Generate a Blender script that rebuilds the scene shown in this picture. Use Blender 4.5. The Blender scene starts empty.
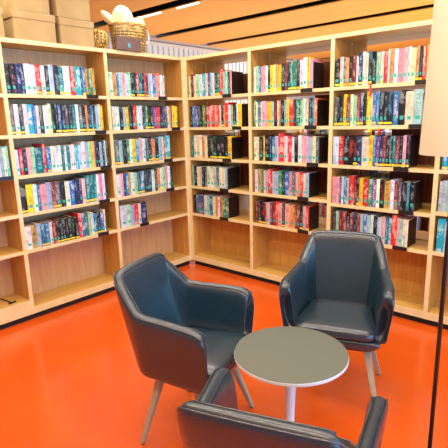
import bpy, bmesh, math, random
from mathutils import Vector, Matrix

S = bpy.context.scene
C = S.collection

# ---------------------------------------------------------------- camera
F_PX = 455.22
YAW, PITCH, ROLL = 0.72544, 0.22710, -0.02623
CAM = Vector((3.3591, -3.2577, 1.5107))
fw = Vector((-math.sin(YAW)*math.cos(PITCH), math.cos(YAW)*math.cos(PITCH), -math.sin(PITCH)))
r0 = Vector((math.cos(YAW), math.sin(YAW), 0)); u0 = r0.cross(fw)
rt = math.cos(ROLL)*r0 + math.sin(ROLL)*u0
up = -math.sin(ROLL)*r0 + math.cos(ROLL)*u0
cd = bpy.data.cameras.new('camera'); cam = bpy.data.objects.new('camera', cd); C.objects.link(cam)
cd.sensor_width = 36; cd.sensor_fit = 'HORIZONTAL'; cd.lens = F_PX/448*36
cam.matrix_world = Matrix(((rt.x, up.x, -fw.x, CAM.x), (rt.y, up.y, -fw.y, CAM.y), (rt.z, up.z, -fw.z, CAM.z), (0, 0, 0, 1)))
S.camera = cam

# ---------------------------------------------------------------- light and exposure
S.view_settings.view_transform = 'Standard'; S.view_settings.look = 'None'
S.view_settings.gamma = 1; S.view_settings.use_curve_mapping = False
S.view_settings.exposure = -0.40
W = bpy.data.worlds.new('world'); S.world = W; W.use_nodes = True
W.node_tree.nodes['Background'].inputs[0].default_value = (1.0, 0.97, 0.93, 1)
W.node_tree.nodes['Background'].inputs[1].default_value = 0.55

def area(name, loc, rot, sx, sy, power, col):
    l = bpy.data.lights.new(name, 'AREA'); l.shape = 'RECTANGLE'; l.size = sx; l.size_y = sy
    l.energy = power; l.color = col
    o = bpy.data.objects.new(name, l); C.objects.link(o); o.location = loc; o.rotation_euler = rot
    return o
# strip luminaires of the ceiling (warm white) and the daylight of the window wall at the right
for i, (yy, xx) in enumerate(((-0.62, 2.2), (-1.85, 2.2), (-3.1, 2.2), (2.4, 0.5), (4.2, 0.0))):
    area('strip_light', (xx, yy, 2.76), (0, 0, 0), 5.0, 0.12, 84 if i < 3 else 55, (1.0, 0.94, 0.80))
area('window_daylight', (7.35, -1.0, 1.45), (0, math.radians(90), 0), 2.2, 7.0, 430, (0.24, 0.58, 1.0))
for xx, yy, pw in ((4.2, -3.6, 110), (1.0, -4.2, 75), (-1.2, 1.6, 40), (-1.2, 4.6, 55), (1.6, 2.9, 66), (2.5, 5.2, 66)):  # added unseen fill lights facing up to brighten the ceiling, not real fixtures
    area('added_ceiling_fill', (xx, yy, 1.3), (math.pi, 0, 0), 2.4, 2.4, pw, (1.0, 0.92, 0.76))

# ---------------------------------------------------------------- materials
def lin(h):
    h = h.lstrip('#'); c = [int(h[i:i+2], 16)/255 for i in (0, 2, 4)]
    return tuple(((v/12.92) if v <= .04045 else ((v+.055)/1.055)**2.4) for v in c) + (1,)
MATS = {}
def mat(name, col, rough=.5, metal=0, col2=None, scale=(1, 1, 1), nscale=5, bump=0, bscale=200, coat=0, emit=None, spec=None, detail=4, lo=.35, hi=.65):
    m = bpy.data.materials.new(name); m.use_nodes = True; nt = m.node_tree; N = nt.nodes; L = nt.links
    b = N['Principled BSDF']
    if isinstance(col, str): col = lin(col)
    if isinstance(col2, str): col2 = lin(col2)
    b.inputs['Base Color'].default_value = tuple(col[:3])+(1,); b.inputs['Roughness'].default_value = rough; b.inputs['Metallic'].default_value = metal
    if spec is not None: b.inputs['Specular IOR Level'].default_value = spec
    b.inputs['Coat Weight'].default_value = coat; b.inputs['Coat Roughness'].default_value = rough*.9
    if emit: b.inputs['Emission Color'].default_value = tuple(emit[:3])+(1,); b.inputs['Emission Strength'].default_value = emit[3]
    tc = N.new('ShaderNodeTexCoord')
    if col2 is not None:
        mp = N.new('ShaderNodeMapping'); mp.inputs['Scale'].default_value = scale; L.new(tc.outputs['Object'], mp.inputs[0])
        n = N.new('ShaderNodeTexNoise'); n.inputs['Scale'].default_value = nscale; n.inputs['Detail'].default_value = detail; L.new(mp.outputs[0], n.inputs[0])
        r = N.new('ShaderNodeValToRGB'); r.color_ramp.elements[0].position = lo; r.color_ramp.elements[1].position = hi
        r.color_ramp.elements[0].color = tuple(col[:3])+(1,); r.color_ramp.elements[1].color = tuple(col2[:3])+(1,)
        L.new(n.outputs[0], r.inputs[0]); L.new(r.outputs[0], b.inputs['Base Color'])
    if bump:
        n2 = N.new('ShaderNodeTexNoise'); n2.inputs['Scale'].default_value = bscale; n2.inputs['Detail'].default_value = 3; L.new(tc.outputs['Object'], n2.inputs[0])
        bp = N.new('ShaderNodeBump'); bp.inputs['Strength'].default_value = bump; bp.inputs['Distance'].default_value = .002
        L.new(n2.outputs[0], bp.inputs['Height']); L.new(bp.outputs[0], b.inputs['Normal'])
    MATS[name] = m; return m

M_floor = mat('orange_floor', (.67, .102, .010), .20, col2=(.62, .088, .008), nscale=2.5, coat=.15)
M_ceil = mat('orange_wood_ceiling', (.86, .42, .065), .6, col2=(.80, .37, .05), scale=(.3, 3, 1), nscale=3)
M_black = mat('black_slot', (.008, .007, .007), .7)
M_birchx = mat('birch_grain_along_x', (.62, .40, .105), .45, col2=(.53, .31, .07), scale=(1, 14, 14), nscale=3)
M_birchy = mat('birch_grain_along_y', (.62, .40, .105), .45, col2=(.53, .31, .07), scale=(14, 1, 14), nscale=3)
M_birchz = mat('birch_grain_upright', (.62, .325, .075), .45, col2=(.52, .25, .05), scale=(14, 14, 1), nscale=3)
M_lip = mat('pale_birch_edge', (.78, .67, .38), .45, col2=(.72, .59, .29), scale=(3, 3, 3), nscale=4)
M_back = mat('beige_birch_back', (.66, .43, .23), .5, col2=(.58, .35, .17), scale=(10, 10, 1), nscale=3)
M_dwood = mat('red_brown_wood', (.22, .055, .018), .5, col2=(.12, .028, .01), scale=(25, 25, 1), nscale=2)
M_steel = mat('black_steel', (.012, .010, .010), .4)
M_leather = mat('dark_blue_leather', (.010, .031, .052), .30, bump=.4, bscale=120, col2=(.008, .024, .040), nscale=14, coat=.5, spec=.65)
M_leg = mat('pale_oak_leg', (.42, .37, .27), .5, col2=(.35, .30, .20), scale=(12, 12, 1), nscale=6)
M_glide = mat('grey_glide', (.12, .11, .10), .5)
M_ttop = mat('grey_green_laminate', (.10, .118, .098), .45, bump=.05)
M_tedge = mat('white_edge', (.66, .75, .80), .35)
M_shade = mat('cream_fabric_shade', (.62, .56, .42), .8, bump=.2, bscale=500)
M_pole = mat('black_pole', (.01, .009, .009), .35)
M_card = mat('kraft_card', (.45, .32, .14), .75, col2=(.39, .265, .10), nscale=6)
M_wick = mat('straw_wicker', (.66, .44, .14), .6, col2=(.40, .23, .05), nscale=40)
M_cream = mat('cream_gourd', (.86, .74, .46), .5, col2=(.74, .56, .26), nscale=9)
M_gold = mat('gold_foil', (.70, .48, .12), .3, metal=.6, col2=(.5, .3, .06), nscale=60)
M_gbox = mat('grey_brown_card', (.16, .10, .085), .6, col2=(.13, .08, .07), nscale=10)
M_tealmark = mat('teal_mark', (.05, .42, .50), .5)
M_white = mat('white_paint', (.80, .79, .77), .6)
M_blind = mat('pale_blue_blind', (.72, .84, .90), .7)
M_wall = mat('grey_wall', (.55, .50, .48), .8)
M_led = mat('led_strip', (.9, .9, .85), .5, emit=(1, .95, .85, 3))
M_page = mat('book_pages', (.78, .70, .55), .8, col2=(.68, .58, .42), scale=(40, 40, 1), nscale=4)
M_red = mat('red_tag', (.7, .03, .03), .5)

def book_material():
    m = bpy.data.materials.new('book_cover'); m.use_nodes = True; nt = m.node_tree; N = nt.nodes; L = nt.links
    b = N['Principled BSDF']; b.inputs['Roughness'].default_value = .38
    cov = N.new('ShaderNodeAttribute'); cov.attribute_name = 'cover'
    ink = N.new('ShaderNodeAttribute'); ink.attribute_name = 'ink'
    aux = N.new('ShaderNodeAttribute'); aux.attribute_name = 'aux'      # r sticker, g label, b seed
    uv = N.new('ShaderNodeUVMap'); uv.uv_map = 'UVMap'
    sx = N.new('ShaderNodeSeparateXYZ'); L.new(uv.outputs[0], sx.inputs[0])
    sa = N.new('ShaderNodeSeparateColor'); L.new(aux.outputs['Color'], sa.inputs[0])
    def M(op, a, b_=None, c=None):
        n = N.new('ShaderNodeMath'); n.operation = op
        for i, v in enumerate((a, b_, c)):
            if v is None: continue
            if isinstance(v, (int, float)): n.inputs[i].default_value = v
            else: L.new(v, n.inputs[i])
        return n.outputs[0]
    def band(v, lo, hi):
        return M('MULTIPLY', M('GREATER_THAN', v, lo), M('LESS_THAN', v, hi))
    u, v = sx.outputs[0], sx.outputs[1]
    seed = M('MULTIPLY', sa.outputs[2], 97.0)
    def noise(su, sv, off):
        cb = N.new('ShaderNodeCombineXYZ'); L.new(M('MULTIPLY', u, su), cb.inputs[0]); L.new(M('MULTIPLY', v, sv), cb.inputs[1]); L.new(M('ADD', seed, off), cb.inputs[2])
        n = N.new('ShaderNodeTexNoise'); n.inputs['Scale'].default_value = 1; n.inputs['Detail'].default_value = 2; L.new(cb.outputs[0], n.inputs[0]); return n.outputs[0]
    def mix(fac, a, b_):
        n = N.new('ShaderNodeMix'); n.data_type = 'RGBA'; L.new(fac, n.inputs[0])
        for s, q in ((6, a), (7, b_)):
            if isinstance(q, tuple): n.inputs[s].default_value = q
            else: L.new(q, n.inputs[s])
        return n.outputs[2]
    spine = M('MULTIPLY', band(u, .02, .98), M('GREATER_THAN', v, -.5))
    title = M('MULTIPLY', M('MULTIPLY', band(u, .3, .72), band(v, .30, .90)), M('GREATER_THAN', noise(5, 26, 3.0), .5))
    title = M('MULTIPLY', title, M('GREATER_THAN', noise(.2, 3.2, 11.0), .47))
    art = M('MULTIPLY', M('GREATER_THAN', noise(1.2, 3.5, 30.0), .57), .45)
    c = mix(M('MULTIPLY', spine, art), cov.outputs['Color'], ink.outputs['Color'])
    c = mix(M('MULTIPLY', M('MULTIPLY', spine, title), .55), c, ink.outputs['Color'])
    lab = M('MULTIPLY', M('MULTIPLY', band(u, .3, .75), band(v, .16, .27)), M('MULTIPLY', spine, sa.outputs[1]))
    c = mix(lab, c, (.03, .42, .36, 1))
    st = M('MULTIPLY', band(v, .035, .10), M('MULTIPLY', spine, sa.outputs[0]))
    c = mix(st, c, (.86, .68, .02, 1))
    L.new(c, b.inputs['Base Color'])
    return m
M_book = book_material()

# ---------------------------------------------------------------- helpers
def box(bm, x0, x1, y0, y1, z0, z1, mi=0):
    vs = [bm.verts.new(p) for p in ((x0,y0,z0),(x1,y0,z0),(x1,y1,z0),(x0,y1,z0),(x0,y0,z1),(x1,y0,z1),(x1,y1,z1),(x0,y1,z1))]
    fs = [bm.faces.new([vs[i] for i in q]) for q in ((3,2,1,0),(4,5,6,7),(0,1,5,4),(1,2,6,5),(2,3,7,6),(3,0,4,7))]
    for f in fs: f.material_index = mi
    return fs
def obj(name, bm, m, parent=None, bevel=0, smooth=False, seg=2):
    me = bpy.data.meshes.new(name)
    if bevel: bmesh.ops.bevel(bm, geom=list(bm.edges), offset=bevel, segments=seg, affect='EDGES', clamp_overlap=True)
    bmesh.ops.recalc_face_normals(bm, faces=list(bm.faces))
    bm.to_mesh(me); bm.free()
    for q in (m if isinstance(m, (list, tuple)) else [m]): me.materials.append(q)
    if smooth: me.shade_smooth()
    o = bpy.data.objects.new(name, me); C.objects.link(o)
    if parent is not None: o.parent = parent
    return o
def bx(name, x0, x1, y0, y1, z0, z1, m, parent=None, bevel=0):
    bm = bmesh.new(); box(bm, x0, x1, y0, y1, z0, z1); return obj(name, bm, m, parent, bevel)
def tag(o, label, cat, group=None, kind=None):
    o['label'] = label; o['category'] = cat
    if group: o['group'] = group
    if kind: o['kind'] = kind
    return o
def thing(name, label, cat, loc=(0, 0, 0), rz=0, group=None):
    o = bpy.data.objects.new(name, None); C.objects.link(o); o.location = loc; o.rotation_euler = (0, 0, rz)
    return tag(o, label, cat, group)
def struct(o): o['kind'] = 'structure'; return o
def tube(bm, pts, r, n=8, closed=False, cap=True):
    pts = [Vector(p) for p in pts]; rings = []; k = len(pts); prev = None
    rr = r if isinstance(r, (list, tuple)) else [r]*k
    for i, p in enumerate(pts):
        t = (pts[(i+1) % k]-pts[i-1]) if closed else (pts[min(i+1, k-1)]-pts[max(i-1, 0)])
        t.normalize()
        a = prev - t*prev.dot(t) if prev is not None else t.orthogonal()
        a.normalize(); prev = a; b = t.cross(a)
        rings.append([bm.verts.new(p+(a*math.cos(2*math.pi*j/n)+b*math.sin(2*math.pi*j/n))*rr[i]) for j in range(n)])
    for i in range(k if closed else k-1):
        A, B = rings[i], rings[(i+1) % k]
        for j in range(n): bm.faces.new((A[j], A[(j+1) % n], B[(j+1) % n], B[j]))
    if not closed and cap: bm.faces.new(rings[0][::-1]); bm.faces.new(rings[-1])
def lathe(bm, prof, n=48, cx=0, cy=0):
    rings = []
    for r, z in prof:
        rings.append([bm.verts.new((cx+r*math.cos(2*math.pi*j/n), cy+r*math.sin(2*math.pi*j/n), z)) for j in range(n)] if r > 1e-5 else [bm.verts.new((cx, cy, z))])
    for A, B in zip(rings, rings[1:]):
        for j in range(n):
            k = (j+1) % n
            if len(A) == 1 and len(B) > 1: bm.faces.new((A[0], B[k], B[j]))
            elif len(B) == 1 and len(A) > 1: bm.faces.new((A[j], A[k], B[0]))
            elif len(A) > 1: bm.faces.new((A[j], A[k], B[k], B[j]))

# ---------------------------------------------------------------- setting
struct(bx('floor', -2.95, 8.0, -6.0, 9.0, -.05, 0, M_floor))
CH = 2.8
bm = bmesh.new()
SLOTS = [-4.2, -3.0, -1.8, -.6, .6, 1.8, 3.0, 4.2, 5.4, 6.6]
edges = [-6.0]
for s in SLOTS: edges += [s-.08, s+.14]
edges.append(9.0)
for i in range(0, len(edges), 2): box(bm, -2.6, 8.0, edges[i], edges[i+1], CH, CH+.012)
struct(obj('ceiling', bm, M_ceil))
struct(bx('trim_1', -2.95, 8.0, -6.0, 9.0, CH+.14, CH+.2, M_black))
struct(bx('trim_2', -2.85, -2.6, -6.0, 9.0, CH, CH+.06, M_wall))
for i, (y, xa, xb) in enumerate(((.75, -2.2, -1.15), (.75, -.86, -.5), (-1.68, 1.5, 3.5), (-2.88, 0.5, 2.5))):
    o = bx('ceiling_strip_lamp', xa, xb, y, y+.028, CH-.012, CH+.004, M_led)
    tag(o, ('narrow white strip lamp beside the dark ceiling slot above the wicker basket', 'short white strip lamp by the dark ceiling slot to the right of the basket', 'narrow white strip lamp in the ceiling over the round table', 'narrow white strip lamp in the ceiling over the nearest armchair')[i], 'lamp')
# left wall with a window behind upright blinds
bm = bmesh.new(); box(bm, -2.95, -2.85, -6, 1.2, 0, CH); box(bm, -2.95, -2.85, 7.6, 9, 0, CH); box(bm, -2.95, -2.85, 1.2, 7.6, 0, .9)
struct(obj('wall_left', bm, M_wall))
struct(bx('wall_far', -2.95, 8.0, 9.0, 9.1, 0, CH, M_wall))
bm = bmesh.new()
for y in (1.2, 2.8, 4.4, 6.0, 7.54): box(bm, -2.92, -2.86, y, y+.06, .9, CH)
box(bm, -2.92, -2.86, 1.2, 7.6, .9, .96)
struct(obj('window_1', bm, M_white))
bl = thing('window_blind', 'pale blue upright slat blind on the far window above the left bookcase', 'blind', (-2.80, 1.3, .95))
bm = bmesh.new()
for i in range(52):
    y = i*.12; box(bm, 0, .012, y, y+.085, .02, 1.78)
obj('slat', bm, M_blind, bl); bx('head_rail', -.03, .03, -.05, 6.25, 1.78, 1.83, M_white, bl)
# right window wall (outside the picture), lets the daylight in
bm = bmesh.new(); box(bm, 7.4, 7.5, -6, 9, 0, .35); box(bm, 7.4, 7.5, -6, 9, 2.55, CH); box(bm, 7.4, 7.5, 3, 9, .35, 2.55)
struct(obj('wall_right', bm, M_wall))
bm = bmesh.new()
for y in (-6, -4.5, -3, -1.5, 0, 1.5, 2.94): box(bm, 7.41, 7.47, y, y+.06, .35, 2.55)
struct(obj('window_2', bm, M_white))
del bm

# ---------------------------------------------------------------- bookcases
Z = [1.7235, 1.4358, 1.1389, .8515, .5666]     # shelf tops, from the top down
ZB, H, T, D = .104, 2.1, .030, .27
ZOFF = {('R', 2, 3): -.020, ('R', 2, 4): -.006}
def shelf_board(parent, a0, a1, z, axis, mname, depth=D, front=0.0):
    # board with a paler front lip
    bm = bmesh.new()
    if axis == 'y':
        box(bm, -depth, -.006, a0, a1, z-.026, z); box(bm, -.006, 0, a0, a1, z-.026, z, 1)
    else:
        box(bm, a0, a1, .006, depth, z-.026, z); box(bm, a0, a1, 0, .006, z-.026, z, 1)
    return obj('shelf', bm, [mname, M_lip], parent)
def upright(parent, a0, a1, axis, h=H, depth=D):
    bm = bmesh.new()
    if axis == 'y':
        box(bm, -depth, -.006, a0, a1, .05, h-.03); box(bm, -.006, .001, a0, a1, .05, h-.03, 1)
    else:
        box(bm, a0, a1, .006, depth, .05, h-.03); box(bm, a0, a1, -.001, .006, .05, h-.03, 1)
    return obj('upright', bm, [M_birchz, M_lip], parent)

LY = [-2.63, -1.7625, -.8989, -.017]
lc = thing('bookcase', 'birch bookcase at the left carrying the cardboard boxes and the basket', 'bookcase')
for y in LY: upright(lc, y-T/2, y+T/2, 'y')
for i in range(3):
    a0, a1 = LY[i]+T/2, LY[i+1]-T/2
    for z in Z: shelf_board(lc, a0, a1, z, 'y', M_birchy, D-.01)
    zb = ZB if i else .168
    o = shelf_board(lc, a0, a1, zb, 'y', M_birchy, D-.01)
    bx('plinth_board', -.02, -.001, a0, a1, .05, zb-.026, M_lip, lc)
    bx('back_panel', -D, -D+.009, a0, a1, .06, H-.03, M_back, lc)
bm = bmesh.new(); box(bm, -D, -.006, LY[0]-T/2, LY[3]+T/2, H-.03, H); box(bm, -.006, .002, LY[0]-T/2, LY[3]+T/2, H-.03, H, 1)
obj('top_board', bm, [M_birchy, M_lip], lc)
bx('kick_plinth', -.25, -.03, LY[0], LY[3]+.005, 0, .05, M_black, lc)

RX = [.017, .8078, 1.602, 2.4024, 3.20]
rc = thing('bookcase', 'open birch bookcase running from the corner behind the rear armchair and the lamp', 'bookcase')
for x in RX: upright(rc, x-T/2, x+T/2, 'x')
for i in range(4):
    a0, a1 = RX[i]+T/2, RX[i+1]-T/2
    for k, z in enumerate(Z): shelf_board(rc, a0, a1, z+ZOFF.get(('R', i, k), 0), 'x', M_birchx)
    shelf_board(rc, a0, a1, ZB, 'x', M_birchx, D-.01)
    bx('plinth_board', a0, a1, .001, .02, .05, ZB-.026, M_lip, rc)
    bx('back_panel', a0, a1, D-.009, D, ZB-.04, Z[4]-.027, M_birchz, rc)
bm = bmesh.new(); box(bm, RX[0]-T/2, RX[4]+T/2, .006, D, H-.03, H); box(bm, RX[0]-T/2, RX[4]+T/2, -.002, .006, H-.03, H, 1)
obj('top_board', bm, [M_birchx, M_lip], rc)
bx('kick_plinth', RX[0], RX[4], .03, .25, 0, .05, M_black, rc)

# low bookcase further back, facing the camera, seen through the gaps
r3 = thing('bookcase', 'low birch bookcase seen through the gaps of the right bookcase', 'bookcase', (0, 2.3, 0))
FX = [-1.9, -1.0, -.1, .8, 1.7, 2.6]
for x in FX: upright(r3, x-T/2, x+T/2, 'x', 1.45)
for i in range(5):
    for z in (.10, .42, .76, 1.10): shelf_board(r3, FX[i]+T/2, FX[i+1]-T/2, z, 'x', M_birchx)
bx('top_board', FX[0]-T/2, FX[-1]+T/2, 0, D, 1.42, 1.45, M_birchx, r3)
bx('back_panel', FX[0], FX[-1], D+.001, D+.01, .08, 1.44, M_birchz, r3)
bx('kick_plinth', FX[0], FX[-1], .03, .25, 0, .05, M_black, r3)

# second bookcase standing back to back with the right one
r2 = thing('bookcase', 'second open bookcase standing back to back behind the right one', 'bookcase', (0, .285, 0))
for x in RX: upright(r2, x-T/2, x+T/2, 'x')
for i in range(4):
    a0, a1 = RX[i]+T/2, RX[i+1]-T/2
    for z in Z: shelf_board(r2, a0, a1, z, 'x', M_birchx)
    shelf_board(r2, a0, a1, ZB, 'x', M_birchx)
    bx('plinth_board', a0, a1, .001, .02, .05, ZB-.026, M_lip, r2)
for bay, row, w, h in ((0, 0, .30, .20), (0, 2, .34, .262), (0, 3, .34, .262), (1, 0, .25, .225), (1, 1, .3, .25), (1, 2, .3, .22), (1, 3, .36, .255), (2, 2, .42, .262), (2, 3, .42, .255)):
    x1 = RX[bay+1]-T/2-.001
    bx('divider_panel', x1-w, x1, .012, .03, Z[row]+.001, Z[row]+h, M_dwood, r2)
bm = bmesh.new(); box(bm, RX[0]-T/2, RX[4]+T/2, .0, D, H-.03, H)
obj('top_board', bm, M_birchx, r2)
bx('kick_plinth', RX[0], RX[4], .03, .25, 0, .05, M_black, r2)

# ---------------------------------------------------------------- books
COL = {  # name: (cover, ink, words)
 'k': ('#121318', '#8fa2a6', 'black'), 'n': ('#1b2f57', '#a9c3dc', 'navy'), 'b': ('#2f6fae', '#dfe9f0', 'blue'),
 'c': ('#18a2c6', '#e6f4f6', 'bright cyan'), 't': ('#15697c', '#9fd6dc', 'dark teal'), 'w': ('#d3dfe8', '#8e9eab', 'white'),
 'l': ('#9dbdd0', '#6f8b9c', 'pale blue'), 'r': ('#c92a35', '#f2d9c8', 'red'), 'p': ('#d8a0b0', '#a4607a', 'pink'),
 'y': ('#ecc81e', '#6b4a12', 'yellow'), 'o': ('#e07843', '#f6e2c6', 'orange'), 'g': ('#2d7a55', '#cfe6d6', 'green'),
 'm': ('#6e2430', '#d8a58c', 'maroon'), 'u': ('#6a4596', '#dcc9ee', 'purple'), 'e': ('#d9d4bd', '#b09270', 'cream'),
 'd': ('#55595f', '#c9ced0', 'grey'), 'q': ('#9fcfb6', '#3c7a68', 'pale green'), 'a': ('#c99a52', '#51331a', 'tan'),
 'v': ('#5b6b2f', '#d8dcae', 'olive')}
# rows: case, bay, row, first/last pixel column of the row's feet, height (m), tokens: colour, width, ' = yellow sticker, ^ taller, _ shorter
ROWS = [
 ('L',1,0,6,97,.215,"k5 k5 n4 n4 w6 w5 r5' w4 k4' l5' k5 t5' w7' r6 c6 n2 b4' a3 g4 a4"),
 ('L',1,1,10,105,.215,"d5' w5' k5' w5 c6 b3 w4 k5 w6 e4' k4 k4' b4' k5' d4' k5' t5' w4 d5' k4' a3' k4' b4' k3' l4 e3 y4"),
 ('L',1,2,17,110,.195,"w4 r4 k4 p5 q4 t9 r4^ b5' w5 w4 w4 t3 w3 t4 w3 w4 c4 w4 w5^ l4^ q4^ y3^' p2^ k2^ k4^ l4^ n3^ e2^ k3^"),
 ('L',1,3,20,108.6,.205,"k6' y6' w4 b3 p6 l5 m4' d5' k5 w5 b5 n4 n4 e4 t5^' t4^' t4^' w3^ p4^ w3^ k2^"),
 ('L',1,4,26,107.5,.185,"w6 a5 l4 t4' b4' w3 m4 k3' k3' k3' k3' k3' k4' k4' r4^ b3^ g4^ q3^ w3^ b4' k4' b4' w2^"),
 ('L',2,0,111,166,.20,"w4 a4 b3 l3 p4 w4 q3 k4' k3 r3' t4' k3' r2 k3' l3 w3 b4 p3 o3^ w3 w3"),
 ('L',2,1,114,179,.205,"e3 w4 k4 l3' y3 k3 k2 r4 w4 w2 k3 g3' k3' k3' u4 r4 k3 n3 d3 w2 y2 u2 y3 y4"),
 ('L',2,2,116,171.5,.215,"d5' l4' k4 g3' w3 y4 c3 p4' w4 d3 k4' o4 k4' l4 e2 r2 c6^'"),
 ('L',2,3,118,173.5,.205,"w4 p3 k2 b3 a2 w4 q3 k3' b4' k4 n4 w3 n3 a3' w3' q3^ p3^ w3^ k2^"),
 ('L',2,4,122,148,.195,"w6 q4 l3 r4 w3 n5"),
 ('L',0,2,-6,12,.215,"w3 c3 w3 l3 w3 q3"),
 ('R',0,0,188,231,.205,"e3 m4 e3 e3 q3 e3 c5 e3 u4 l3 w2 k4' g3' r4^ l3 q3 k3 p2"),
 ('R',0,1,190,241,.20,"k3 b4 u3 k3 k3 v4 k2 r4 q2 r4 o3 r3 w2 k3' a2 r4^ w3 q3 k4' w2 y4"),
 ('R',0,2,191,231,.215,"t3 e3 e4 e2 a3 e3 k3 k4' k4' k4' k4' k3' a2 y2"),
 ('R',0,3,192,228,.20,"q2 k3 e3 e3 k3 d3 e4 e3 l3 d3 w3 e3 l3 k1"),
 ('R',0,4,193,228,.195,"k3 d2 b5 m2 w4 l2 t4 e3 a3 w2 a3 g3 d3"),
 ('R',1,0,253,312,.215,"w3 q3 b3 p3 p3 w2 k3' y4 e2 a3' y4 k4 m3 k3' t3' g4^' k3^' w4^' w4^ y3^ p3^"),
 ('R',1,1,253,316,.215,"g3 e2 b4 e2 p4 p2 y5 q3 k4 e2 o2 k4 l3 y3 r5 k2 g5 q3 w3 e3 k4 b2 o3"),
 ('R',1,2,253,318,.215,"w4 e3 k5 y2 k6 n2 b4 l4 r6^ w4 r5 w3 k4 w4 p3 p3 l5 e4 d3"),
 ('R',1,3,254,308,.205,"w4 a4 d3 q2 p3 r5^ l3 l4 g4 k3 b5 p3 d4 p3 a2 r3 e3 l3"),
 ('R',1,4,255,308,.205,"m3 k3' k4' m2' p4 m3 m3 r3^ p4 k3' p4 o2 a4 m2 m3 k3' p3 r3'"),
 ('R',2,0,334,431,.205,"k6' e4' d3' o3 k4' m4' w2 n5^' w3^ e3^ k4^' k4_ q5^ e3^' r4^ e2^ a4^ w4^ p5^ p4^ w3^ e5^ a3^' k3^' r3^ a3^' k3^'"),
 ('R',2,1,333,424,.215,"d4' k3' k4' y4^' m4' e4^ q4 m4^' n4^' k3^ y4^' e3^ b4^' b3^ k5^' k4^' k5^' b6^ k7^ e8^ l9^ k3"),
 ('R',2,2,332,408,.22,"w6 r5 k5 k5 k4' n4 e7 y4 b3 u3' n3' m3' k3' k3' t3' m3' k3' p3' k3'"),
 ('R',2,3,329,413,.21,"p5 p4 u2 w3 b4 l2 r6^ m3 k3' y4 r6 g4 u4 w4 k5 a6 w4 m4 d3 k5 t3 k5"),
 ('R',2,4,331,406.5,.205,"k4 l4 m4 m4 k4 m4 k3 m4 l3 b4 l4 w3 k4 l4 p4 t3 c3 r5^ p2 l4 e5"),
 ('R',3,1,442,466,.21,"t4' c4 k4' b5 y3' w4"),
 ('R',3,2,441,464,.20,"c5' b4' t4' y3' w4"),
 ('R',3,3,437,463,.215,"w3 l5 q4 c5 w4 b4"),
 ('R',3,4,435,460,.215,"c7^ l5 p4 w4 r3"),
]
def px_to_case(case, px, z):
    # where the ray through pixel column px at height z meets the bookcase's front plane
    lo, hi = (-3.0, 0.0) if case == 'L' else (0.0, 3.6)
    for _ in range(40):
        md = (lo+hi)/2
        P = Vector((0, md, z)) if case == 'L' else Vector((md, 0, z))
        d = P-CAM; x = 224+F_PX*d.dot(rt)/d.dot(fw)
        if x < px: lo = md
        else: hi = md
    return (lo+hi)/2
def px_area(P, w, h):
    d = P-CAM; k = F_PX/d.dot(fw); return k*k*w*h
def book_mesh(bm, lays, w, h, dep, cov, ink, aux, M4):
    """cover wrapped round a page block; local x = thickness, y = depth away from the spine, z = up; spine at y=0"""
    uvl, lc_, li_, la_ = lays
    o = .0022; r = min(.005, w*.25)
    prof = [(0, r), (w*.16, r*.28), (w*.5, 0), (w*.84, r*.28), (w, r)]
    us = [0.03, .2, .5, .8, .97]
    outer = [(0, dep)]+prof+[(w, dep)]; inner = [(o, dep), (o, r+o), (w-o, r+o), (w-o, dep)]
    def V(x, y, z): return bm.verts.new(M4 @ Vector((x, y, z)))
    fs = []
    for i in range(len(outer)-1):
        a, b = outer[i], outer[i+1]
        f = bm.faces.new((V(*a, 0), V(*b, 0), V(*b, h), V(*a, h)))
        if 1 <= i <= 4: uu = (us[i-1], us[i], us[i], us[i-1]); vv = (0, 0, 1, 1)
        else: uu = (-1,)*4; vv = (-1,)*4
        for l, a_, b_ in zip(f.loops, uu, vv): l[uvl].uv = (a_, b_)
        fs.append(f)
    for zz in (0, h):      # cover thickness seen at head and foot
        for q in (((0, dep), (0, r), (o, r+o), (o, dep)), ((0, r), (w*.16, r*.28), (w*.5, 0), (w*.84, r*.28), (w, r), (w-o, r+o), (o, r+o)), ((w, r), (w, dep), (w-o, dep), (w-o, r+o))):
            f = bm.faces.new([V(*p, zz) for p in q])
            for l in f.loops: l[uvl].uv = (-1, -1)
            fs.append(f)
    for i in range(3):
        a, b = inner[i], inner[i+1]
        f = bm.faces.new((V(*a, h), V(*b, h), V(*b, h-.004), V(*a, h-.004)))
        for l in f.loops: l[uvl].uv = (-1, -1)
        fs.append(f)
    for x in (0, w):
        f = bm.faces.new((V(x, dep, 0), V(x, dep, h), V(abs(x-o), dep, h), V(abs(x-o), dep, 0)))
        for l in f.loops: l[uvl].uv = (-1, -1)
        fs.append(f)
    for f in fs:
        f.material_index = 0
        for l in f.loops: l[lc_] = cov; l[li_] = ink; l[la_] = aux
    P = [(o, r+o), (w-o, r+o), (w-o, dep-.004), (o, dep-.004)]
    f = bm.faces.new([V(*p, h-.004) for p in P]); f.material_index = 1
    f = bm.faces.new([V(*p, .003) for p in P][::-1]); f.material_index = 1
    f = bm.faces.new((V(*P[2], .003), V(*P[3], .003), V(*P[3], h-.004), V(*P[2], h-.004))); f.material_index = 1
def new_book_bm():
    bm = bmesh.new(); return bm, (bm.loops.layers.uv.new('UVMap'), bm.loops.layers.float_color.new('cover'), bm.loops.layers.float_color.new('ink'), bm.loops.layers.float_color.new('aux'))
ORD = 'first second third fourth fifth sixth seventh eighth ninth tenth eleventh twelfth thirteenth fourteenth fifteenth sixteenth seventeenth eighteenth nineteenth twentieth twenty-first twenty-second twenty-third twenty-fourth twenty-fifth twenty-sixth twenty-seventh twenty-eighth twenty-ninth thirtieth thirty-first thirty-second thirty-third thirty-fourth'.split()
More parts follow.
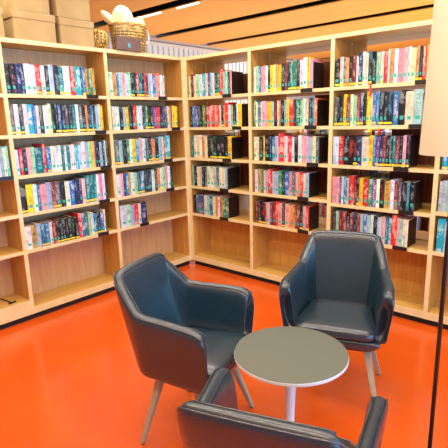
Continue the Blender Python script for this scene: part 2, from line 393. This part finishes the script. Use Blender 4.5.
BAY = {('L',0): 'bay cut by the left edge', ('L',1): 'bay below the cardboard boxes', ('L',2): 'bay below the basket', ('R',0): 'bay right of the corner',
       ('R',1): 'bay left of the rear chair', ('R',2): 'bay above the rear chair', ('R',3): 'bay behind the lamp'}
ROWN = ['top', 'second', 'third', 'fourth', 'fifth']
random.seed(7)
BOOKS = []
ENDS = []
for case, bay, row, xa, xb, hh, toks in ROWS:
    z = Z[row]+ZOFF.get((case, bay, row), 0); a0 = px_to_case(case, xa, z+.01); a1 = px_to_case(case, xb, z+.01)
    lim = (LY if case == 'L' else RX)[bay]+T/2+.003
    a0 = max(a0, lim)
    toks = toks.split(); tot = 0; ps = []
    for t in toks:
        n = int(''.join(ch for ch in t[1:] if ch.isdigit())); tot += n
        ps.append((t[0], n, "'" in t, '^' in t, '_' in t))
    a = a0
    for i, (c, n, st, tall, short) in enumerate(ps):
        w = (a1-a0)*n/tot
        h = min(hh + (.018 if tall else 0) - (.035 if short else 0) + random.uniform(-.009, .007), .262)
        dep = random.uniform(.135, .165); setb = random.uniform(.004, .012)
        BOOKS.append(dict(case=case, bay=bay, row=row, i=i, a=a, w=w-.0006, h=h, dep=dep, setb=setb, c=c, st=st, tall=tall, short=short, n=len(ps)))
        a += w
    ENDS.append((case, bay, row, a))
    for b in BOOKS[-len(ps):]:
        P = Vector((0, b['a'], z+b['h']/2)) if case == 'L' else Vector((b['a'], 0, z+b['h']/2))
        b['area'] = px_area(P, b['w']*abs((P-CAM).normalized()[0 if case == 'L' else 1]), b['h']) * (1 if bay != 3 else .3)
BOOKS_SORT = sorted(BOOKS, key=lambda b: -b['area'])
single = {id(b) for b in BOOKS_SORT[:300]}
bulk_bm, bulk_l = new_book_bm()
def jit(c, s): return tuple(max(0, min(1, v*(1+random.uniform(-s, s)))) for v in c[:3])+(1,)
for b in BOOKS:
    cov, ink, word = COL[b['c']]
    cv, ik = jit(lin(cov), .22), jit(lin(ink), .2)
    if b['c'] in 'kwe' and random.random() < .22: ik = lin(random.choice(['#b33a3a', '#d9b33a', '#3f8fb5', '#c26a8a', '#4b8a5b']))
    aux = (1.0 if b['st'] else 0.0, 1.0 if random.random() < .8 else 0.0, random.random(), 1)
    z = Z[b['row']]+ZOFF.get((b['case'], b['bay'], b['row']), 0)+.0005
    if b['case'] == 'L': M4 = Matrix.Translation((-b['setb'], b['a'], z)) @ Matrix.Rotation(math.radians(90), 4, 'Z')
    else: M4 = Matrix.Translation((b['a'], b['setb'], z))
    if id(b) in single:
        bm, ly = new_book_bm(); book_mesh(bm, ly, b['w'], b['h'], b['dep'], cv, ik, aux, Matrix())
        o = obj('book', bm, [M_book, M_page]); o.matrix_world = M4
        wd = 'thick' if b['w'] > .045 else 'thin' if b['w'] < .02 else ''
        ht = 'tall' if b['tall'] else 'short' if b['short'] else ''
        s = ' '.join(q for q in (wd, ht, word, 'book') if q)
        if b['st']: s += ' with yellow sticker'
        s += ', ' + ORD[b['i']] + ' on ' + ROWN[b['row']] + ' shelf, ' + BAY[(b['case'], b['bay'])]
        tag(o, s, 'book', 'books on the ' + ROWN[b['row']] + ' shelf in the ' + BAY[(b['case'], b['bay'])])
    else:
        book_mesh(bulk_bm, bulk_l, b['w'], b['h'], b['dep'], cv, ik, aux, M4)
# books of the second bookcase, seen only through gaps, fore-edges towards us
for bay in range(3):
    for row in (0, 3, 4):
        a0, a1 = RX[bay]+T/2+.01, RX[bay+1]-T/2-.012
        if row == 0: a0, a1 = a0+.02, a0+.30
        a = a0
        while a < a1-.03:
            w = random.uniform(.018, .04); h = random.uniform(.17, .21)
            cov, ink, _ = COL[random.choice('kwmrnteeb')]
            M4 = Matrix.Translation((a+w, .285+.25, Z[row]+.0005)) @ Matrix.Rotation(math.pi, 4, 'Z')
            if not (a > RX[bay+1]-.46 and (bay, row) in ((0, 4), (1, 4), (2, 4), (2, 0), (0, 0))):
                book_mesh(bulk_bm, bulk_l, w-.001, h, random.uniform(.15, .18), lin(cov), lin(ink), (0, 0, .5, 1), M4)
            a += w
for i in range(5):
    for z in (.10, .42, .76, 1.10):
        a = FX[i]+T/2+.01
        while a < FX[i+1]-.16:
            w = random.uniform(.02, .045); cov, ink, _ = COL[random.choice('wwelqtrybkw')]
            book_mesh(bulk_bm, bulk_l, w-.001, random.uniform(.19, .25), .15, lin(cov), lin(ink), (1, 1, random.random(), 1), Matrix.Translation((a, 2.306, z+.0005)))
            a += w
o = obj('books', bulk_bm, [M_book, M_page])
tag(o, 'smallest far off books filling the remaining places of the shelves', 'books', None, 'stuff')

# bookends: upright black plate beside the last book with a foot bar hooked over the shelf's front
ENDW = {('R',0,0): .0, ('R',1,0): .0}
for case, bay, row, a in ENDS:
    if (case, bay) == ('R', 3): continue
    z = Z[row]+ZOFF.get((case, bay, row), 0); thick = case == 'R'
    nm = ROWN[row] + ' shelf, ' + BAY[(case, bay)]
    t = thing('bookend', 'black metal bookend closing the books on the ' + nm, 'bookend', (0, a, z) if case == 'L' else (a, 0, z), math.radians(90) if case == 'L' else 0, 'black metal bookends')
    # local: x along the shelf (to the right), y into the shelf
    ph = .20 if thick else .12
    bx('plate', .0008, .0045, .012, .17, 0.001, ph, M_steel, t, .0008)
    bm = bmesh.new(); box(bm, -.10, .006, -.010, -.004, -.024, .006)
    obj('foot_bar', bm, M_steel, t, .001)
t = thing('bookend', 'black metal bookend lying flat on the lowest shelf at the photo edge', 'bookend', (-.13, -1.90, .1685), math.radians(8))
bx('plate', -.08, .08, -.004, .004, .001, .008, M_steel, t); bx('foot_bar', .075, .083, -.03, .03, .001, .012, M_steel, t)
tag(bx('shelf_tag', 1.905, 1.918, -.006, -.002, Z[0]-.085, Z[0]+.004, M_red), 'small red ribbon hanging from the top shelf of the bay above the rear chair', 'ribbon')

# ---------------------------------------------------------------- on top of the left bookcase
def carton(label, x, y0, y1, z, h, rz=0, lid=.055):
    t = thing('cardboard_box', label, 'box', (x, (y0+y1)/2, z), rz, 'lidded cardboard boxes on the left bookcase')
    w = (y1-y0)/2; d = .12
    bm = bmesh.new(); box(bm, -d, d, -w+.004, w-.004, 0.001, h-.01)
    obj('body', bm, M_card, t, .003)
    bm = bmesh.new()
    box(bm, -d-.005, d+.005, -w-.001, w+.001, h-lid, h)
    obj('lid', bm, M_card, t, .004)
carton('lidded cardboard box at the lower left of the stack, nearest the photo edge', -.135, -1.64, -1.31, H, .20)
carton('lidded cardboard box next to the golden ornament, lower row of the stack', -.135, -1.28, -.975, H, .195)
carton('cardboard box on top of the lower left box, cut by the top edge', -.145, -1.61, -1.335, H+.202, .20)
carton('cardboard box on top of the box next to the golden ornament', -.14, -1.29, -.99, H+.197, .20)
carton('cardboard box at the very left edge of the photo on the bookcase', -.135, -2.05, -1.70, H, .20)

bk = thing('wicker_basket', 'straw wicker basket with a loop handle standing on the left bookcase', 'basket', (-.145, -.53, H))
bm = bmesh.new(); NS = 26; HB = .20
for lv in range(10):
    zz = .016+lv*.0235; f = lv/9
    ax, ay = .105+.018*f, .150+.025*f
    pts = []
    for j in range(NS*2):
        a = 2*math.pi*j/(NS*2); wv = .0065*(1 if (j+lv) % 2 else -1)
        pts.append(((ax+wv)*math.cos(a), (ay+wv)*math.sin(a), zz))
    tube(bm, pts, .0068, 6, closed=True)
obj('woven_wall', bm, M_wick, bk, smooth=True)
bm = bmesh.new()
for j in range(NS):
    a = 2*math.pi*j/NS; tube(bm, [(.105*math.cos(a), .150*math.sin(a), .002), (.125*math.cos(a),   .176*math.sin(a), .238)], .0035, 6)
obj('stakes', bm, M_wick, bk, smooth=True)
bm = bmesh.new()
for ph in (0, math.pi): tube(bm, [((.124+.006*math.cos(5*a+ph))*math.cos(a), (.176+.006*math.cos(5*a+ph))*math.sin(a), .240+.006*math.sin(5*a+ph)) for a in [2*math.pi*j/60 for j in range(60)]], .0075, 6, closed=True)
obj('rim', bm, M_wick, bk, smooth=True)
bm = bmesh.new(); tube(bm, [(.03, .178+.03*math.sin(a), .165+.06*math.cos(a)) for a in [2*math.pi*j/24 for j in range(24)]], .007, 8, closed=True)
obj('handle', bm, M_white, bk, smooth=True)
bm = bmesh.new(); lathe(bm, [(0, .002), (.1, .002), (.1, .012), (0, .012)], 32); obj('base', bm, M_wick, bk)

def gourd(label, loc, rx, rz, tilt=(0, 0), ribs=0, kind='egg'):
    bm = bmesh.new(); n, m = 32, 18; rings = []
    for i in range(m+1):
        th = math.pi*i/m; row = []
        for j in range(n):
            a = 2*math.pi*j/n; rr = rx*math.sin(th)*(1-.12*math.cos(th))*(.92+.13*abs(math.sin(ribs*a/2)) if ribs else 1)
            row.append((rr*math.cos(a), rr*math.sin(a), rz*math.cos(th)))
        rings.append(row)
    V = [[bm.verts.new(p) for p in (row if 0 < i < m else row[:1])] for i, row in enumerate(rings)]
    for i in range(m):
        A, B = V[i], V[i+1]
        for j in range(n):
            k = (j+1) % n
            if len(A) == 1: bm.faces.new((A[0], B[j], B[k]))
            elif len(B) == 1: bm.faces.new((A[j], B[0], A[k]))
            else: bm.faces.new((A[j], B[j], B[k], A[k]))
    o = obj('cream_gourd', bm, M_cream, smooth=True); o.location = loc; o.rotation_euler = (tilt[0], tilt[1], 0)
    return tag(o, label, 'ornament', 'cream ornaments in the basket')
gourd('largest cream ribbed ornament standing in the middle of the basket', (-.140, -.590, 2.365), .104, .135, (.05, 0), 6)
gourd('round cream ornament at the right end of the basket, above the handle', (-.130, -.416, 2.350), .054, .085, (-.25, 0), 7)
gourd('small cream ornament leaning out over the left rim of the basket', (-.13, -.757, 2.380), .036, .072, (.95, 0), 5)

t = thing('gift_box', 'small grey brown box with a teal mark in front of the basket', 'box', (.018, -.66, H))
bm = bmesh.new()
# sits beyond the basket's left front, on the board's front strip
vs = [(-.03, -.125), (.0, -.125), (.0, .125), (-.03, .125)]
box(bm, -.026, .004, -.13, .13, .001, .095)
obj('body', bm, M_gbox, t, .003)
bm = bmesh.new(); box(bm, -.028, .006, -.133, .133, .085, .112); obj('lid', bm, M_gbox, t, .004)
bm = bmesh.new(); lathe(bm, [(0, -.001), (.016, -.001), (.016, .001), (0, .001)], 20)
o = obj('emblem', bm, M_tealmark, t); o.rotation_euler = (0, math.pi/2, 0); o.location = (.0048, .0, .045); o.scale = (1.3, .8, 1)
t = thing('golden_ornament', 'golden latticed ornament between the cardboard boxes and the basket', 'ornament', (-.10, -.882, H))
bm = bmesh.new(); R_ = .078
for k in range(7):
    a = math.pi*k/7; tube(bm, [(R_*math.sin(q)*math.cos(a), R_*math.sin(q)*math.sin(a), R_+.006+R_*math.cos(q)) for q in [2*math.pi*j/28 for j in range(28)]], .006, 6, closed=True)
for zz in (.35, .7, 1.0, 1.3, 1.65):
    rr = math.sqrt(max(0, 1-(zz-1)**2))*R_; tube(bm, [(rr*math.cos(q), rr*math.sin(q), zz*R_+.006) for q in [2*math.pi*j/24 for j in range(24)]], .005, 6, closed=True)
obj('lattice', bm, M_gold, t, smooth=True)
bm = bmesh.new(); lathe(bm, [(0, .001), (.04, .001), (.04, .012), (0, .012)], 24); obj('foot', bm, M_gold, t)

# ---------------------------------------------------------------- armchairs
ST = [  # outer top, outer bottom
 ((.508, .280, .560), (.502, .258, .425)),
 ((.512, .290, .602), (.500, .262, .394)),
 ((.498, .296, .640), (.482, .260, .374)),
 ((.455, .296, .662), (.445, .258, .366)),
 ((.400, .292, .667), (.400, .256, .364)),
 ((.30, .279, .670), (.31, .251, .364)),
 ((.185, .268, .673), (.20, .241, .361)),
 ((.146, .262, .677), (.160, .233, .360)),
 ((.120, .257, .700), (.142, .225, .360)),
 ((.062, .238, .757), (.118, .208, .360)),
 ((.012, .218, .803), (.102, .188, .360)),
 ((-.008, .203, .826), (.094, .174, .360)),
 ((-.022, .168, .836), (.090, .150, .360)),
 ((-.028, .10, .839), (.088, .08, .360)),
 ((-.030, 0, .840), (.088, 0, .360))]
def lerp(a, b, t): return Vector(a)*(1-t)+Vector(b)*t
def chair_stations():
    L_ = [(Vector(a), Vector(b)) for a, b in ST]
    R_ = [(Vector((a[0], -a[1], a[2])), Vector((b[0], -b[1], b[2]))) for a, b in ST[:-1]][::-1]
    return L_+R_
def make_chair(label, loc, rz):
    t = thing('armchair', label, 'armchair', loc, rz, 'dark blue leather tub armchairs')
    st = chair_stations(); n = len(st); bm = bmesh.new(); rings = []; pin, pout = [], []
    for i, (A, B) in enumerate(st):
        P, Q = st[max(i-1, 0)], st[min(i+1, n-1)]
        tg = ((Q[0]-P[0])+(Q[1]-P[1])); tg.z = 0; tg.normalize()
        nr = Vector((tg.y, -tg.x, 0))        # inward
        c = Vector((.3, 0, 0)); 
        if nr.dot(c-Vector((A.x, A.y, 0))) < 0: nr = -nr
        tt, tb = (.066 if i < 4 or i > n-5 else .058), .062
        upv = (A-B).normalized()
        ring = [B+nr*.004, lerp(B, A, .05), lerp(B, A, .5), A-upv*.050, A-upv*.018+nr*.004, A+nr*.022, A+nr*(tt-.022), A-upv*.018+nr*(tt-.004), A-upv*.050+nr*tt,
                lerp(B, A, .5)+nr*(tt+tb)/2, lerp(B, A, .12)+nr*tb, B+nr*(tb-.004)]
        rings.append([bm.verts.new(p) for p in ring])
        pout.append(A+nr*.010-upv*.0105); pin.append(A+nr*(tt-.010)-upv*.0105)
    m = len(rings[0])
    for i in range(n-1):
        for j in range(m): bm.faces.new((rings[i][j], rings[i][(j+1) % m], rings[i+1][(j+1) % m], rings[i+1][j]))
    bm.faces.new(rings[0][::-1]); bm.faces.new(rings[-1])
    sh = obj('shell', bm, M_leather, t, smooth=True)
    md = sh.modifiers.new('s', 'SUBSURF'); md.levels = 2; md.render_levels = 2
    for nm, pp in (('outer_piping', pout), ('inner_piping', pin)):
        bm = bmesh.new(); tube(bm, pp[2:-2], .0030, 8); o = obj('piping', bm, M_leather, t, smooth=True)
    # lower shell pan between the arms
    bm = bmesh.new()
    def slab(levels, ny=10):
        # levels: list of (z, x0, x1, halfw_back, halfw_front) ; superellipse corners
        rs = []
        for z, x0, x1, hb, hf, cr in levels:
            pts = []
            for (cx, cy, a0) in ((x1-cr, 1, 0), (x0+cr, 1, 90), (x0+cr, -1, 180), (x1-cr, -1, 270)):
                for k in range(5):
                    a = math.radians(a0+k*22.5); hw = hf if cx > (x0+x1)/2 else hb
                    pts.append((cx+cr*math.cos(a), cy*(hw-cr)+cr*math.sin(a), z))
            rs.append([bm.verts.new(p) for p in pts])
        for A, B in zip(rs, rs[1:]):
            for j in range(len(A)): bm.faces.new((A[j], A[(j+1) % len(A)], B[(j+1) % len(A)], B[j]))
        bm.faces.new(rs[0][::-1]); bm.faces.new(rs[-1])
    slab([(.306, .16, .44, .09, .12, .05), (.312, .12, .465, .14, .17, .05), (.330, .10, .494, .18, .215, .05), (.355, .10, .502, .19, .232, .03), (.376, .10, .504, .19, .232, .02), (.384, .11, .492, .18, .225, .02)])
    obj('seat_pan', bm, M_leather, t, smooth=True)
    bm = bmesh.new()
    slab([(.385, .14, .488, .16, .195, .04), (.390, .12, .508, .168, .204, .05), (.405, .115, .522, .172, .210, .055), (.424, .115, .521, .172, .210, .055), (.438, .122, .510, .166, .202, .055), (.447, .14, .485, .15, .182, .06), (.452, .18, .43, .11, .14, .06)])
    obj('seat_cushion', bm, M_leather, t, smooth=True)
    bm = bmesh.new(); pts = []
    for (cx, cy, a0, hw) in ((.521-.055, 1, 0, .209), (.117+.055, 1, 90, .171), (.117+.055, -1, 180, .171), (.521-.055, -1, 270, .209)):
        for k in range(5):
            a = math.radians(a0+k*22.5); pts.append((cx+.053*math.cos(a), cy*(hw-.055)+.053*math.sin(a), .433))
    tube(bm, pts, .0035, 6, closed=True); obj('cushion_seam', bm, M_leather, t, smooth=True)
    for sx, sy in ((0, 1), (0, -1), (1, 1), (1, -1)):
        top = Vector((.20, .15*sy, .335)) if sx == 0 else Vector((.40, .16*sy, .335))
        bot = Vector((.125, .232*sy, .006)) if sx == 0 else Vector((.505, .232*sy, .006))
        bm = bmesh.new(); rings = []
        for f in (0, .5, 1):
            p = top.lerp(bot, f); hs = .019*(1-f)+.011*f
            rings.append([bm.verts.new(p+Vector((a*hs, b*hs, 0))) for a, b in ((-1, -1), (1, -1), (1, 1), (-1, 1))])
        for A, B in zip(rings, rings[1:]):
            for j in range(4): bm.faces.new((A[j], A[(j+1) % 4], B[(j+1) % 4], B[j]))
        bm.faces.new(rings[0]); bm.faces.new(rings[-1][::-1])
        lg = obj('leg', bm, M_leg, t, .003)
        bm = bmesh.new(); lathe(bm, [(0, 0), (.010, 0), (.010, .006), (0, .006)], 16, bot.x, bot.y); obj('glide', bm, M_glide, lg)
    return t
make_chair('dark blue leather armchair standing alone left of the round table, facing right', (1.602, -1.928, 0), .290)
make_chair('dark blue leather armchair behind the round table, in front of the right bookcase', (2.151, -.803, 0), -1.20)
make_chair('dark blue leather armchair in the foreground seen from behind, cut by the bottom edge', (2.789, -2.530, 0), 1.92)

# ---------------------------------------------------------------- round table
t = thing('round_table', 'low round table with a grey green top between the three armchairs', 'table', (2.350, -1.698, 0))
bm = bmesh.new(); lathe(bm, [(0, .5), (.2475, .5), (.249, .4985), (.249, .497), (0, .497)], 96); obj('top_surface', bm, M_ttop, t)
bm = bmesh.new(); lathe(bm, [(0, .4965), (.2495, .4965), (.2505, .494), (.2505, .484), (.246, .479), (0, .479)], 96); obj('table_board', bm, M_tedge, t)
bm = bmesh.new(); lathe(bm, [(0, .4785), (.055, .4785), (.055, .472), (.030, .465), (.027, .40), (.021, .20), (.018, .03), (0, .03)], 40); obj('pedestal', bm, M_tedge, t, smooth=True)
bm = bmesh.new(); lathe(bm, [(0, .001), (.17, .001), (.172, .006), (.16, .012), (.04, .020), (.022, .034), (0, .034)], 64); obj('foot_plate', bm, M_tedge, t, smooth=True)

# ---------------------------------------------------------------- floor lamp
t = thing('floor_lamp', 'black pole floor lamp with a cream drum shade in front of the right bookcase', 'lamp', (2.896, -1.476, 0))
bm = bmesh.new(); tube(bm, [(0, 0, .02), (0, 0, 1.98)], .0085, 16); obj('pole', bm, M_pole, t, smooth=True)
bm = bmesh.new(); lathe(bm, [(0, 0.001), (.13, .001), (.13, .012), (.12, .018), (.012, .024), (0, .024)], 48); obj('foot', bm, M_pole, t)
bm = bmesh.new(); lathe(bm, [(.121, 1.366), (.103, 2.0), (.101, 2.0), (.119, 1.366), (.121, 1.366)], 64); obj('lamp_shade', bm, M_shade, t, smooth=False)
bm = bmesh.new()
for k in range(3):
    a = 2*math.pi*k/3+.4; tube(bm, [(.008*math.cos(a), .008*math.sin(a), 1.9), (.106*math.cos(a), .106*math.sin(a), 1.9)], .002, 6)
obj('shade_spider', bm, M_pole, t)
